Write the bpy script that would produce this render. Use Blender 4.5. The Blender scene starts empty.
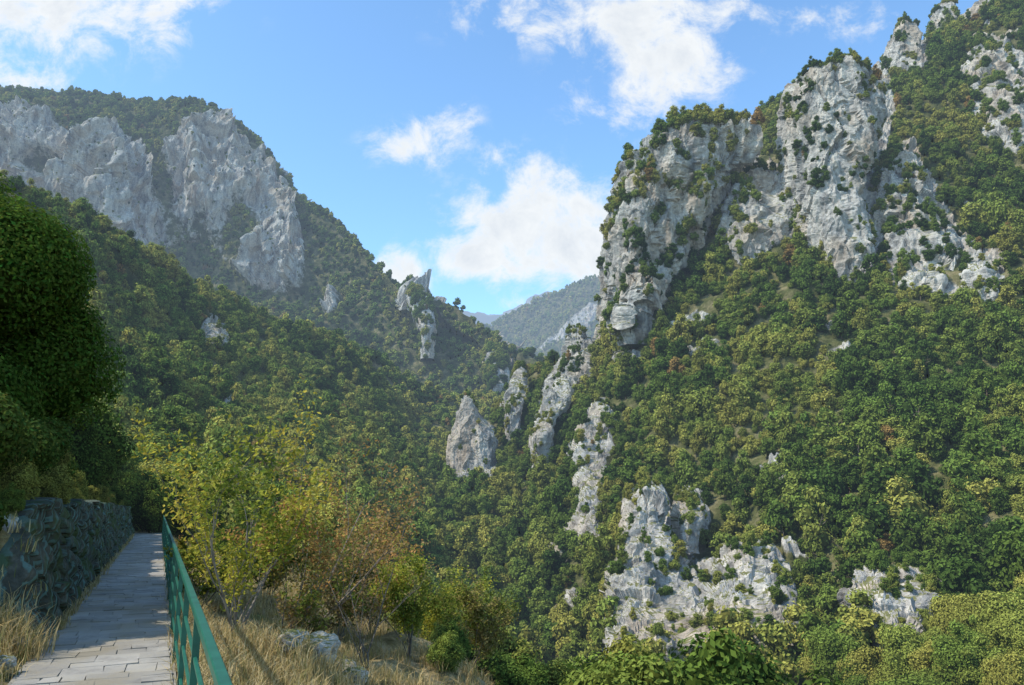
import bpy, math, numpy as np
from mathutils import Vector
R_=np.random.RandomState
rng=R_(11)
# ------------------------------------------------------------------ view pixel and depth to world point, and back
F=788.0; PIT=math.radians(11.5); CP,SP=math.cos(PIT),math.sin(PIT); EYE=1.65
def S(px,py,D):
    u=(px-512.0)/F; v=(342.5-py)/F
    return np.array([u*D,(CP-v*SP)*D,(SP+v*CP)*D+EYE])
def proj(P):
    x=P[:,0]; y=P[:,1]; z=P[:,2]-EYE
    d=y*CP+z*SP; d=np.where(d<0.1,0.1,d)
    v=(-y*SP+z*CP)/d
    return 512+F*x/d, 342.5-F*v, d
AZ=math.radians(-23.7)
DA=np.array([math.sin(AZ),math.cos(AZ)]); DB=np.array([math.cos(AZ),-math.sin(AZ)])
def AB(a,b,z=0.0):
    return np.array([a*DA[0]+b*DB[0],a*DA[1]+b*DB[1],z])
# ------------------------------------------------------------------ noise
_p=R_(3).permutation(256); PERM=np.concatenate([_p,_p,_p])
G=R_(4).normal(size=(256,3)); G/=np.linalg.norm(G,axis=1)[:,None]
def perlin(p,seed=0):
    p=p+seed*19.37; i=np.floor(p).astype(np.int64); f=p-i; w=f*f*f*(f*(f*6-15)+10)
    r=np.zeros(len(p))
    for dx in (0,1):
        for dy in (0,1):
            for dz in (0,1):
                h=PERM[(PERM[(PERM[(i[:,0]+dx)&255]+i[:,1]+dy)&255]+i[:,2]+dz)&255]
                g=G[h]
                d=(g[:,0]*(f[:,0]-dx)+g[:,1]*(f[:,1]-dy)+g[:,2]*(f[:,2]-dz))
                ww=(w[:,0] if dx else 1-w[:,0])*(w[:,1] if dy else 1-w[:,1])*(w[:,2] if dz else 1-w[:,2])
                r+=d*ww
    return r*1.5
def fbm(p,o=4,seed=0):
    r=np.zeros(len(p)); a=1.0; s=1.0
    for k in range(o):
        r+=a*perlin(p*s,seed+k); a*=.5; s*=2.03
    return r
def ridged(p,o=4,seed=0):
    r=np.zeros(len(p)); a=1.0; s=1.0
    for k in range(o):
        r+=a*(0.5-2*np.abs(perlin(p*s,seed+k))); a*=.5; s*=2.1
    return r
RV=R_(5).rand(256,4)
def worley(p,seed=0):
    p=p+seed*7.7; i=np.floor(p).astype(np.int64)
    best=np.full(len(p),9.0); val=np.zeros(len(p))
    for dx in (-1,0,1):
        for dy in (-1,0,1):
            for dz in (-1,0,1):
                c=i+np.array([dx,dy,dz])
                h=PERM[(PERM[(PERM[c[:,0]&255]+c[:,1])&255]+c[:,2])&255]
                q=c+RV[h,:3]
                d=((p-q)**2).sum(1); m=d<best
                best=np.where(m,d,best); val=np.where(m,RV[h,3],val)
    return np.sqrt(best),val
def sstep(a,b,x):
    t=np.clip((x-a)/(b-a),0,1); return t*t*(3-2*t)
# ------------------------------------------------------------------ materials
def newmat(name):
    m=bpy.data.materials.new(name); m.use_nodes=True; nt=m.node_tree; nt.nodes.clear()
    try: m.cycles.emission_sampling='NONE'
    except Exception: pass
    return m,nt
def N(nt,t,**k):
    n=nt.nodes.new(t)
    for a,b in k.items():
        if a.startswith('i_'):
            key=a[2:]; key=int(key) if key.isdigit() else key
            n.inputs[key].default_value=b
        else: setattr(n,a,b)
    return n
def L(nt,a,b): nt.links.new(a,b)
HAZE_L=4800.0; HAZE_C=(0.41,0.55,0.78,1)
def finish(nt,sh,haze=True):  # haze painted into the surface as bluish glow, growing with distance from origin
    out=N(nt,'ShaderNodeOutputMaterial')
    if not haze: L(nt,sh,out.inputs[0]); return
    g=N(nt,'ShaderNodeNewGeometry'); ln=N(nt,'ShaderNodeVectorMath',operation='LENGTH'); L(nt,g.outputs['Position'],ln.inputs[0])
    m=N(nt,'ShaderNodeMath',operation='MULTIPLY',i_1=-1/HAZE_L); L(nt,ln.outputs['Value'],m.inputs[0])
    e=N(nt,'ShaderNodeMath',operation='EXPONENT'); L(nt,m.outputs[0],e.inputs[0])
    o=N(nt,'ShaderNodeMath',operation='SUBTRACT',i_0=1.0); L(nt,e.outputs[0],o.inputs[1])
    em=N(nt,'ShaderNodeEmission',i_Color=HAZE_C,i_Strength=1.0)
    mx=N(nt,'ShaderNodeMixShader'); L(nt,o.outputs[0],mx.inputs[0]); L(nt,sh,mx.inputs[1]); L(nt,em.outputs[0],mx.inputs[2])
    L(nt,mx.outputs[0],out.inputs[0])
def ramp(nt,src,stops):
    r=N(nt,'ShaderNodeValToRGB'); cr=r.color_ramp
    while len(cr.elements)<len(stops): cr.elements.new(.5)
    for e,(p,c) in zip(cr.elements,stops): e.position=p; e.color=(c[0],c[1],c[2],1)
    L(nt,src,r.inputs[0]); return r.outputs[0]
def mixc(nt,f,a,b,mode='MIX'):
    m=N(nt,'ShaderNodeMix',data_type='RGBA',blend_type=mode)
    for s,v in ((0,f),(6,a),(7,b)):
        if isinstance(v,bpy.types.NodeSocket): L(nt,v,m.inputs[s])
        else: m.inputs[s].default_value=v if s==0 else (v[0],v[1],v[2],1)
    return m.outputs[2]
def noise(nt,vec,scale,detail=6,rough=.6,dist=0.0):
    n=N(nt,'ShaderNodeTexNoise',i_Scale=scale,i_Detail=detail,i_Roughness=rough,i_Distortion=dist); L(nt,vec,n.inputs['Vector']); return n.outputs[0]
def rock_nodes(nt,k=1.0):
    g=N(nt,'ShaderNodeNewGeometry')
    mp=N(nt,'ShaderNodeMapping',i_Scale=(k,k,k*.22)); L(nt,g.outputs['Position'],mp.inputs[0])
    mp2=N(nt,'ShaderNodeMapping',i_Scale=(k,k,k)); L(nt,g.outputs['Position'],mp2.inputs[0])
    st=noise(nt,mp.outputs[0],.17,5,.66)
    c=ramp(nt,st,[(.34,(.17,.165,.15)),(.43,(.36,.34,.305)),(.54,(.54,.50,.435)),(.68,(.65,.605,.52))])
    och=ramp(nt,noise(nt,mp2.outputs[0],.05,2,.6),[(.48,(0,0,0)),(.64,(1,1,1))])
    c=mixc(nt,och,c,mixc(nt,.4,c,(.54,.38,.22)))
    fine=noise(nt,mp2.outputs[0],.7,5,.66)
    c=mixc(nt,1.0,c,ramp(nt,fine,[(.34,(.6,.6,.6)),(.54,(1.02,1.02,1.02))]),'MULTIPLY')
    sx=N(nt,'ShaderNodeSeparateXYZ'); L(nt,g.outputs['Normal'],sx.inputs[0])
    ad=N(nt,'ShaderNodeMath',operation='MULTIPLY_ADD',i_1=.9); L(nt,st,ad.inputs[0]); L(nt,sx.outputs[2],ad.inputs[2])
    m1=N(nt,'ShaderNodeMapRange'); L(nt,ad.outputs[0],m1.inputs[0]); m1.inputs[1].default_value=1.14; m1.inputs[2].default_value=1.28
    c=mixc(nt,m1.outputs[0],c,(.17,.165,.06))
    bp=N(nt,'ShaderNodeBump',i_Strength=.65,i_Distance=1.6/k); L(nt,fine,bp.inputs['Height'])
    return c,bp.outputs[0],mp2
def mat_rock(name,k=1.0):
    m,nt=newmat(name); c,b,_=rock_nodes(nt,k)
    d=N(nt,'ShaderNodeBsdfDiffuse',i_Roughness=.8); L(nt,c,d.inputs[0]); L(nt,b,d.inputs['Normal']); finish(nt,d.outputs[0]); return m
def mat_slope(name,ground=None,gs=1.0,k=1.0):
    m,nt=newmat(name); c,b,mp=rock_nodes(nt,k)
    n1=noise(nt,mp.outputs[0],.14*gs,4,.7)
    gc=ramp(nt,n1,ground or [(.35,(.05,.06,.02)),(.5,(.11,.11,.04)),(.68,(.26,.215,.11))])
    at=N(nt,'ShaderNodeAttribute',attribute_name='rock')
    nn=N(nt,'ShaderNodeMath',operation='MULTIPLY_ADD',i_1=.8,i_2=-.4); L(nt,n1,nn.inputs[0])
    ad=N(nt,'ShaderNodeMath',operation='ADD'); L(nt,nn.outputs[0],ad.inputs[0]); L(nt,at.outputs['Fac'],ad.inputs[1])
    f=ramp(nt,ad.outputs[0],[(.42,(0,0,0)),(.55,(1,1,1))])
    c=mixc(nt,f,gc,c)
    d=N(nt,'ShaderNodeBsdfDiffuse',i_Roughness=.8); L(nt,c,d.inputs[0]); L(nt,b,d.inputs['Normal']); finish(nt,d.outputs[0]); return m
def mat_leaf(name,instancer=True,trans=.25):
    m,nt=newmat(name)
    if instancer: at=N(nt,'ShaderNodeAttribute',attribute_name='tint',attribute_type='INSTANCER')
    else: at=N(nt,'ShaderNodeAttribute',attribute_name='tint')
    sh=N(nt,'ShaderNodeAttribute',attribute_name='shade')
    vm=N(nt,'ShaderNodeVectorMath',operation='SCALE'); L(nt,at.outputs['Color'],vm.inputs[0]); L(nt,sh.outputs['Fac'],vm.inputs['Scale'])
    d=N(nt,'ShaderNodeBsdfDiffuse'); L(nt,vm.outputs[0],d.inputs[0]); outp=d.outputs[0]
    if trans>0:
        t=N(nt,'ShaderNodeBsdfTranslucent'); L(nt,vm.outputs[0],t.inputs[0])
        mx=N(nt,'ShaderNodeMixShader',i_0=trans); L(nt,d.outputs[0],mx.inputs[1]); L(nt,t.outputs[0],mx.inputs[2]); outp=mx.outputs[0]
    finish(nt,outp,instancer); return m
def mat_simple(name,stops,scale=3,rough=.8,bump=.3,dist=.02,metal=0,stretch=(1,1,1)):
    m,nt=newmat(name); g=N(nt,'ShaderNodeTexCoord'); mp=N(nt,'ShaderNodeMapping',i_Scale=stretch); L(nt,g.outputs['Object'],mp.inputs[0])
    n=noise(nt,mp.outputs[0],scale,5,.65); c=ramp(nt,n,stops)
    p=N(nt,'ShaderNodeBsdfPrincipled',i_Roughness=rough,i_Metallic=metal); L(nt,c,p.inputs['Base Color'])
    bp=N(nt,'ShaderNodeBump',i_Strength=bump,i_Distance=dist); L(nt,n,bp.inputs['Height']); L(nt,bp.outputs[0],p.inputs['Normal'])
    finish(nt,p.outputs[0],False); return m
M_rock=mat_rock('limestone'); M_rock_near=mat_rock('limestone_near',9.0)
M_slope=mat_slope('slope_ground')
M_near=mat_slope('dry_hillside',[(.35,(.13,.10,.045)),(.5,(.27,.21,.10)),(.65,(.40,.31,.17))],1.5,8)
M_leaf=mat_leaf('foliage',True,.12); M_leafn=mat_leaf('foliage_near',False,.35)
M_bark=mat_simple('bark',[(.3,(.06,.05,.04)),(.7,(.18,.15,.12))],8,.9,.6,.02,stretch=(1,1,.3))
M_barkl=mat_simple('pale_bark',[(.3,(.11,.09,.07)),(.7,(.27,.23,.18))],8,.9,.5,.01,stretch=(1,1,.3))
# ------------------------------------------------------------------ mesh helpers
COL=bpy.context.scene.collection
def mkmesh(name,V,Fc,mats,link=True,smooth=False,matidx=None):
    V=np.asarray(V,dtype=np.float32); Fc=np.asarray(Fc,dtype=np.int32)
    me=bpy.data.meshes.new(name); k=Fc.shape[1]
    me.vertices.add(len(V)); me.vertices.foreach_set('co',V.ravel())
    me.loops.add(Fc.size); me.loops.foreach_set('vertex_index',Fc.ravel())
    me.polygons.add(len(Fc)); me.polygons.foreach_set('loop_start',np.arange(len(Fc),dtype=np.int32)*k)
    me.polygons.foreach_set('use_smooth',np.full(len(Fc),smooth))
    for m in mats: me.materials.append(m)
    if matidx is not None: me.polygons.foreach_set('material_index',np.asarray(matidx,dtype=np.int32))
    me.update(calc_edges=True)
    o=bpy.data.objects.new(name,me)
    if link: COL.objects.link(o)
    return o
def fattr(o,name,vals,dom='FACE'):
    a=o.data.attributes.new(name,'FLOAT',dom); a.data.foreach_set('value',np.asarray(vals,dtype=np.float32))
def cattr(o,name,vals,dom='FACE'):
    a=o.data.attributes.new(name,'FLOAT_COLOR',dom); v=np.ones((len(vals),4),dtype=np.float32); v[:,:3]=vals; a.data.foreach_set('color',v.ravel())
def gridfaces(nv,nu,wrap=False):
    i=np.arange(nv-1)[:,None]*nu; 
    j=np.arange(nu if wrap else nu-1)[None,:]; j2=(j+1)%nu
    return np.stack([i+j,i+j2,i+nu+j2,i+nu+j],-1).reshape(-1,4)
def catmull(A,t):
    n=len(A); i=np.clip(np.floor(t).astype(int),0,n-2); f=(t-i)
    p0=A[np.clip(i-1,0,n-1)];p1=A[i];p2=A[i+1];p3=A[np.clip(i+2,0,n-1)]
    f=f.reshape((-1,)+(1,)*(A.ndim-1)); 
    return .5*((2*p1)+(-p0+p2)*f+(2*p0-5*p1+4*p2-p3)*f**2+(-p0+3*p1-3*p2+p3)*f**3)*.8+.2*(p1*(1-f)+p2*f)
def normals(Gd):
    du=np.gradient(Gd,axis=1); dv=np.gradient(Gd,axis=0)
    n=np.cross(du,dv); n/=np.linalg.norm(n,axis=2)[...,None]+1e-9; return n
def net(cols,nv,nu):
    A=np.array([[S(px,py,D) for (py,D) in c] for px,c in cols])
    A=A.transpose(1,0,2)
    t=np.linspace(0,A.shape[0]-1,nv); A=catmull(A,t)
    A=A.transpose(1,0,2); t=np.linspace(0,A.shape[0]-1,nu); A=catmull(A,t)
    return A.transpose(1,0,2)
def ellmask(P,ells,seed,nsc,namp=.6):
    px,py,d=proj(P); m=np.zeros(len(P))
    for cx,cy,rx,ry,rot in ells:
        c,s=math.cos(math.radians(rot)),math.sin(math.radians(rot))
        x=(px-cx)*c+(py-cy)*s; y=-(px-cx)*s+(py-cy)*c
        m=np.maximum(m,1.3-np.sqrt((x/rx)**2+(y/ry)**2)*.85)
    return np.clip(m+namp*fbm(P/nsc,4,seed)*(m>0),0,1.2)
DK=np.array([.055,.092,.018]); MD=np.array([.12,.175,.03]); OL=np.array([.20,.235,.044]); YL=np.array([.30,.28,.058]); RU=np.array([.30,.19,.06])
def tints(P,seed,rs,yel=.5,dark=1.0):
    n=fbm(P/40.,3,seed)*.75+fbm(P/9.,2,seed+3)*.35+rs.normal(size=len(P))*.32+(yel-.5)
    t=np.clip(n*.9+.5,0,.999)*3; i=t.astype(int); f=(t-i)[:,None]
    pal=np.array([DK,MD,OL,YL]); c=pal[i]*(1-f)+pal[np.minimum(i+1,3)]*f
    r=rs.rand(len(P))<.008; c[r]=RU
    return c*dark*rs.uniform(.83,1.17,(len(P),1))
def add_trees(name,P,scl,tint,idx,rs):
    if len(P)==0: return
    me=bpy.data.meshes.new(name); me.vertices.add(len(P)); me.vertices.foreach_set('co',P.astype(np.float32).ravel())
    o=bpy.data.objects.new(name,me); COL.objects.link(o)
    s=np.stack([scl*rs.uniform(.85,1.15,len(P)),scl*rs.uniform(.85,1.15,len(P)),scl*rs.uniform(.85,1.3,len(P))],1)
    a=me.attributes.new('scl','FLOAT_VECTOR','POINT'); a.data.foreach_set('vector',s.astype(np.float32).ravel())
    r=np.zeros((len(P),3)); r[:,2]=rs.uniform(0,6.28,len(P)); r[:,:2]=rs.normal(size=(len(P),2))*.06
    a=me.attributes.new('rot','FLOAT_VECTOR','POINT'); a.data.foreach_set('vector',r.astype(np.float32).ravel())
    a=me.attributes.new('idx','INT','POINT'); a.data.foreach_set('value',idx.astype(np.int32))
    a=me.attributes.new('tint','FLOAT_COLOR','POINT'); v=np.ones((len(P),4),dtype=np.float32); v[:,:3]=tint; a.data.foreach_set('color',v.ravel())
    md=o.modifiers.new('scatter','NODES'); md.node_group=GN
    print(name,len(P))
def make_gn(coll):
    ng=bpy.data.node_groups.new('forest_scatter','GeometryNodeTree')
    ng.interface.new_socket('Geometry',in_out='INPUT',socket_type='NodeSocketGeometry')
    ng.interface.new_socket('Geometry',in_out='OUTPUT',socket_type='NodeSocketGeometry')
    gi=ng.nodes.new('NodeGroupInput'); go=ng.nodes.new('NodeGroupOutput')
    ci=ng.nodes.new('GeometryNodeCollectionInfo'); ci.inputs[0].default_value=coll; ci.inputs[1].default_value=True; ci.inputs[2].default_value=True
    ip=ng.nodes.new('GeometryNodeInstanceOnPoints'); ip.inputs['Pick Instance'].default_value=True
    def na(n,t):
        x=ng.nodes.new('GeometryNodeInputNamedAttribute'); x.data_type=t; x.inputs[0].default_value=n; return x.outputs[0]
    er=ng.nodes.new('FunctionNodeEulerToRotation')
    l=ng.links.new
    l(na('rot','FLOAT_VECTOR'),er.inputs[0]); l(er.outputs[0],ip.inputs['Rotation']); l(na('scl','FLOAT_VECTOR'),ip.inputs['Scale']); l(na('idx','INT'),ip.inputs['Instance Index'])
    l(gi.outputs[0],ip.inputs['Points']); l(ci.outputs[0],ip.inputs['Instance']); l(ip.outputs[0],go.inputs[0])
    return ng
def tubes(segs,k=5):
    V=[];Fc=[]
    for p0,p1,r0,r1 in segs:
        p0=np.array(p0,float);p1=np.array(p1,float); d=p1-p0; ln=np.linalg.norm(d)
        if ln<1e-6: continue
        d/=ln; a=np.cross(d,[0,0,1.]) if abs(d[2])<.95 else np.cross(d,[1.,0,0]); a/=np.linalg.norm(a); b=np.cross(d,a)
        n=len(V)
        for p,r in ((p0,r0),(p1,r1)):
            for j in range(k):
                an=2*math.pi*j/k; V.append(p+r*(a*math.cos(an)+b*math.sin(an)))
        for j in range(k): Fc.append((n+j,n+(j+1)%k,n+k+(j+1)%k,n+k+j))
    return np.array(V).reshape(-1,3),np.array(Fc,dtype=int).reshape(-1,4)
def leafquads(C,Nn,size,rs,asp=.55):
    n=len(C); t=rs.normal(size=(n,3)); t-=Nn*(t*Nn).sum(1)[:,None]; t/=np.linalg.norm(t,axis=1)[:,None]+1e-9
    b=np.cross(Nn,t); s=size[:,None]
    V=np.stack([C-t*s,C+b*s*asp+Nn*s*.12,C+t*s,C-b*s*asp+Nn*s*.12],1).reshape(-1,3)
    return V,np.arange(4*n).reshape(-1,4)
def unit(n,rs):
    d=rs.normal(size=(n,3)); return d/np.linalg.norm(d,axis=1)[:,None]
def sphere(c,r,nu=8,nv=6):
    th=np.linspace(0,math.pi,nv)[:,None]; ph=np.linspace(0,2*math.pi,nu,endpoint=False)[None,:]
    v=np.stack([np.sin(th)*np.cos(ph),np.sin(th)*np.sin(ph),np.cos(th)+0*ph],-1).reshape(-1,3)*r+c
    return v,gridfaces(nv,nu,True)
def tree_mesh(name,seed,R,H,nl,nleaf,ls,low=.25,link=False,core=True,leafmat=None,shape='round',tint=None,corek=.7,rv=(.24,.50)):
    rs=R_(seed); c=[];r=[]
    while len(c)<nl:
        d=unit(1,rs)[0]*rs.uniform(.3,1)**.55
        zc=(low+(1-low)*.5); hz=(1-low)*.5
        k=1
        if shape=='cone': k=np.clip(1.0-.55*d[2],.3,1.15)
        rr=R*rs.uniform(*rv)*(.75+.25*k)*(12./max(nl,12))**.28
        c.append([d[0]*(R-rr*.75)*k,d[1]*(R-rr*.75)*k,H*zc+d[2]*(H*hz-rr*.7)]); r.append(rr)
    c=np.array(c); r=np.array(r)
    pr=r**2/np.sum(r**2); li=rs.choice(nl,nleaf*2,p=pr); d=unit(nleaf*2,rs)
    P=c[li]+d*(r[li]*rs.uniform(.8,1.2,nleaf*2))[:,None]*np.array([1,1,.9])
    keep=rs.rand(len(P))<np.where(d[:,2]<-.4,.6,1)
    for j in range(nl):
        keep&=~((((P-c[j])**2).sum(1)<(.72*r[j])**2)&(li!=j))
    P=P[keep][:nleaf]; d=d[keep][:nleaf]
    nrm=d+unit(len(P),rs)*.7+np.array([0,0,.25]); nrm/=np.linalg.norm(nrm,axis=1)[:,None]
    V,Fc=leafquads(P,nrm,ls*rs.uniform(.6,1.3,len(P)),rs)
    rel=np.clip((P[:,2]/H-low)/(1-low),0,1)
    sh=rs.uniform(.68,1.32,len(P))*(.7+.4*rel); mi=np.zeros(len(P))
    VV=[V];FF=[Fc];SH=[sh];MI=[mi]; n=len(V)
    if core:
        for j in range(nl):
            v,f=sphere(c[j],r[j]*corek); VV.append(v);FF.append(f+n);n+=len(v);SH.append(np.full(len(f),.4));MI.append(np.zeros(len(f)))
    segs=[]; tr=R*.045+.02
    top=np.array([rs.normal()*.1*R,rs.normal()*.1*R,H*.55]); mid=top*.5+np.array([rs.normal()*.05*R,0,0])
    segs+=[((0,0,-.6),mid,tr*1.3,tr),(mid,top,tr,tr*.6)]
    for j in rs.choice(nl,min(nl,7),replace=False):
        st=mid+(top-mid)*rs.rand(); m2=(st+c[j])/2+np.array([0,0,-.08*R]); segs+=[(st,m2,tr*.5,tr*.35),(m2,c[j],tr*.35,tr*.12)]
    v,f=tubes(segs,4); VV.append(v);FF.append(f+n);SH.append(np.ones(len(f)));MI.append(np.ones(len(f)))
    o=mkmesh(name,np.concatenate(VV),np.concatenate(FF),[leafmat or M_leaf,M_bark],link=link,matidx=np.concatenate(MI))
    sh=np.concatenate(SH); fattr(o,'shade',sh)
    if tint is not None:
        cattr(o,'tint',np.array(tint)[None,:]*np.ones((len(sh),1))*(1+.25*rs.normal(size=(len(sh),3))*np.array([.6,.3,.4])).clip(.3,2))
    return o
PC=bpy.data.collections.new('tree_kinds')
NLO=8; NHI=4; NFA=4
for i in range(NLO):
    sh=['round','round','cone','round','round','cone','round','cone'][i]
    o=tree_mesh('t%02d_broadleaf_tree'%i,100+i,2.2+.25*(i%3),5.2+.8*(i%2)+(1.5 if sh=='cone' else 0),12+3*(i%4),950,.235,shape=sh,low=.03,rv=(.22,.55)); PC.objects.link(o)
for i in range(NHI):
    o=tree_mesh('u%02d_near_broadleaf_tree'%i,200+i,2.4,5.0,30,6500,.10,low=.03,rv=(.22,.55)); PC.objects.link(o)
for i in range(NFA):
    o=tree_mesh('v%02d_far_broadleaf_tree'%i,300+i,2.4,5.0+i%2,8,220,.5,low=.05,corek=.8); PC.objects.link(o)
GN=make_gn(PC)
def lod(dd,rs):
    n=len(dd); return np.where(dd<95,NLO+rs.randint(0,NHI,n),np.where(dd<430,rs.randint(0,NLO,n),NLO+NHI+rs.randint(0,NFA,n)))
# ------------------------------------------------------------------ crag specs
def insil(px,py,sil,pad,padb=None):
    s=sorted(sil); ys=[q[0] for q in s]; l=np.interp(py,ys,[q[1] for q in s]); r=np.interp(py,ys,[q[2] for q in s])
    return (py>ys[0]-pad)&(py<ys[-1]+(pad if padb is None else padb))&(px>l-pad)&(px<r+pad)
CR_R=[
('limestone_cliff',[(104,692,732),(110,674,750),(122,658,759),(138,641,762),(160,631,756),(185,625,734),(215,619,714),(240,617,699),(270,618,682),(295,618,668),(312,616,654)],276,296,30,301,4.2,8.,300,300,.45,.8,.55),
('limestone_cliff',[(164,752,772),(178,739,792),(205,728,806),(225,729,803),(248,741,780)],280,304,16,302,2.6,6.,180,120,.45,.6,.55),
('limestone_cliff',[(50,838,862),(59,815,874),(78,805,888),(105,804,895),(150,812,884),(190,815,872),(225,819,878),(250,831,886),(278,845,868)],250,292,20,303,3.3,7.,280,320,.4,.6,.55),
('limestone_cliff',[(146,903,914),(166,888,925),(195,884,936),(225,888,958),(255,902,966),(280,909,952)],243,290,14,304,2.6,6.,200,180,.55,.65,.55),
('limestone_cliff',[(36,986,1002),(58,979,1022),(95,981,1040),(122,997,1045),(148,1007,1045)],310,370,18,305,3.0,7.,180,140,.45,.7,.55),
('limestone_cliff',[(18,905,918),(32,896,926),(48,892,930),(66,899,925)],390,415,8,306,1.8,6.,120,80,.4,.6,.55),
('limestone_cliff',[(0,944,957),(9,939,963),(22,942,960)],415,430,8,316,1.8,6.,100,60,.5,.6,.55),
('limestone_cliff',[(242,967,981),(263,969,1002),(285,976,1003),(304,981,996)],238,262,8,317,1.8,5.,120,120,.5,.5,.55),
('limestone_cliff',[(36,976,988),(50,971,992),(62,973,990)],385,405,7,321,1.8,6.,90,60,.5,.6,.55),
('rock_outcrop',[(324,573,580),(345,567,592),(370,557,591),(395,547,575),(415,540,561),(436,535,551)],270,335,10,307,1.8,5.,160,160,.35,.5,.55),
('rock_outcrop',[(400,597,605),(415,589,614),(440,577,614),(470,575,607),(495,581,604),(524,586,600)],198,258,9,308,1.4,4.,150,150,.4,.5,.55),
('rock_outcrop',[(482,641,658),(500,636,668),(530,630,680),(560,624,691),(582,616,707),(600,611,728),(618,612,746),(645,620,755)],124,166,12,309,1.8,4.0,260,240,.3,.42,.55),
('rock_outcrop',[(545,745,770),(565,730,788),(600,716,797),(625,716,800),(652,735,796)],116,143,9,310,1.5,3.4,180,140,.35,.42,.55),
('rock_outcrop',[(568,890,930),(584,877,945),(605,873,944),(632,885,924)],101,122,7,318,1.1,3.,140,100,.5,.42,.55),
('rock_outcrop',[(500,680,698),(511,676,708),(522,682,704)],160,172,6,319,1.0,3.,100,60,.6,.4,.55),
('rock_spire',[(394,464,471),(404,461,474),(412,457,478),(428,452,492),(440,449,497),(458,447,497),(476,450,495)],300,318,8,311,1.5,4.6,200,180,.15,.4,.7),
('rock_outcrop',[(366,516,523),(378,511,527),(395,507,527),(414,506,520)],322,362,8,312,1.4,5.,120,120,.7,.5,.55)]
CR_L=[('rock_outcrop',[(322,205,214),(330,198,221),(344,198,221)],316,325,6,313,1.0,3.,90,60,.1,.4,.6)]
CR_B=[('rock_outcrop',[(288,411,417),(298,407,426),(312,412,432),(326,420,433)],695,745,16,314,2.4,12.,140,100,.9,1.2,.55),
('rock_outcrop',[(349,489,496),(360,485,505),(375,488,509),(385,491,505)],640,680,16,315,2.4,12.,120,80,.9,1.2,.55)]
# ------------------------------------------------------------------ sheets
def thin(P,sp,off=0.):
    key=np.floor(P/sp+off).astype(np.int64); kk=key[:,0]*73856093^key[:,1]*19349663^key[:,2]*83492791
    return np.unique(kk,return_index=True)[1]
def scatter(name,Gd,rock,spacing,smin,smax,seed,yel=.5,dark=1.0,rockprob=.06,pxr=(-40,1070),pyr=(-60,760),crs=(),fronts=()):
    rs=R_(seed); a=Gd[:-1,:-1];b=Gd[:-1,1:];c=Gd[1:,1:];d=Gd[1:,:-1]
    ar=np.linalg.norm(np.cross(c-a,d-b),axis=2)*.5
    q=(a+c)*.5; px,py,dd=proj(q.reshape(-1,3)); vis=((px>pxr[0])&(px<pxr[1])&(py>pyr[0])&(py<pyr[1])&(q.reshape(-1,3)[:,1]>5))
    w=ar.ravel()*vis; n=int(w.sum()/spacing**2*2.6)
    fi=rs.choice(len(w),n,p=w/w.sum()); u=rs.rand(n,1);v=rs.rand(n,1)
    A,B,C,D=[x.reshape(-1,3)[fi] for x in (a,b,c,d)]
    P=A*(1-u)*(1-v)+B*u*(1-v)+C*u*v+D*(1-u)*v
    ui=thin(P,spacing,seed*.37); P=P[ui]; fi=fi[ui]
    rk=rock[:-1,:-1].ravel()[fi]
    keep=(rk<.36)|(rs.rand(len(P))<rockprob)
    gap=fbm(P/14.,3,seed+5); keep&=(gap>-.6)|(rs.rand(len(P))<.25)
    px,py,dd=proj(P)
    for cr,(fy,fd) in zip(crs,fronts):
        f=np.interp(py,fy,fd); hpx=np.where(dd<220,4.5*F/dd*.6,7)
        keep&=~(insil(px,py-hpx,cr[1],3,2)&(dd>f-13)&(dd<f+60))
    P=P[keep]; rk=rk[keep]; dd=dd[keep]
    sc=(smin+(smax-smin)*rs.rand(len(P))**1.5)*(1+.3*fbm(P/30.,2,seed+9)); sc*=np.where(rs.rand(len(P))<.25,.6,1); sc=np.where(rk>.36,sc*.45,sc)
    P[:,2]-=.5*sc
    add_trees(name,P,sc,tints(P,seed,rs,yel,dark),lod(dd,rs),rs)
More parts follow.
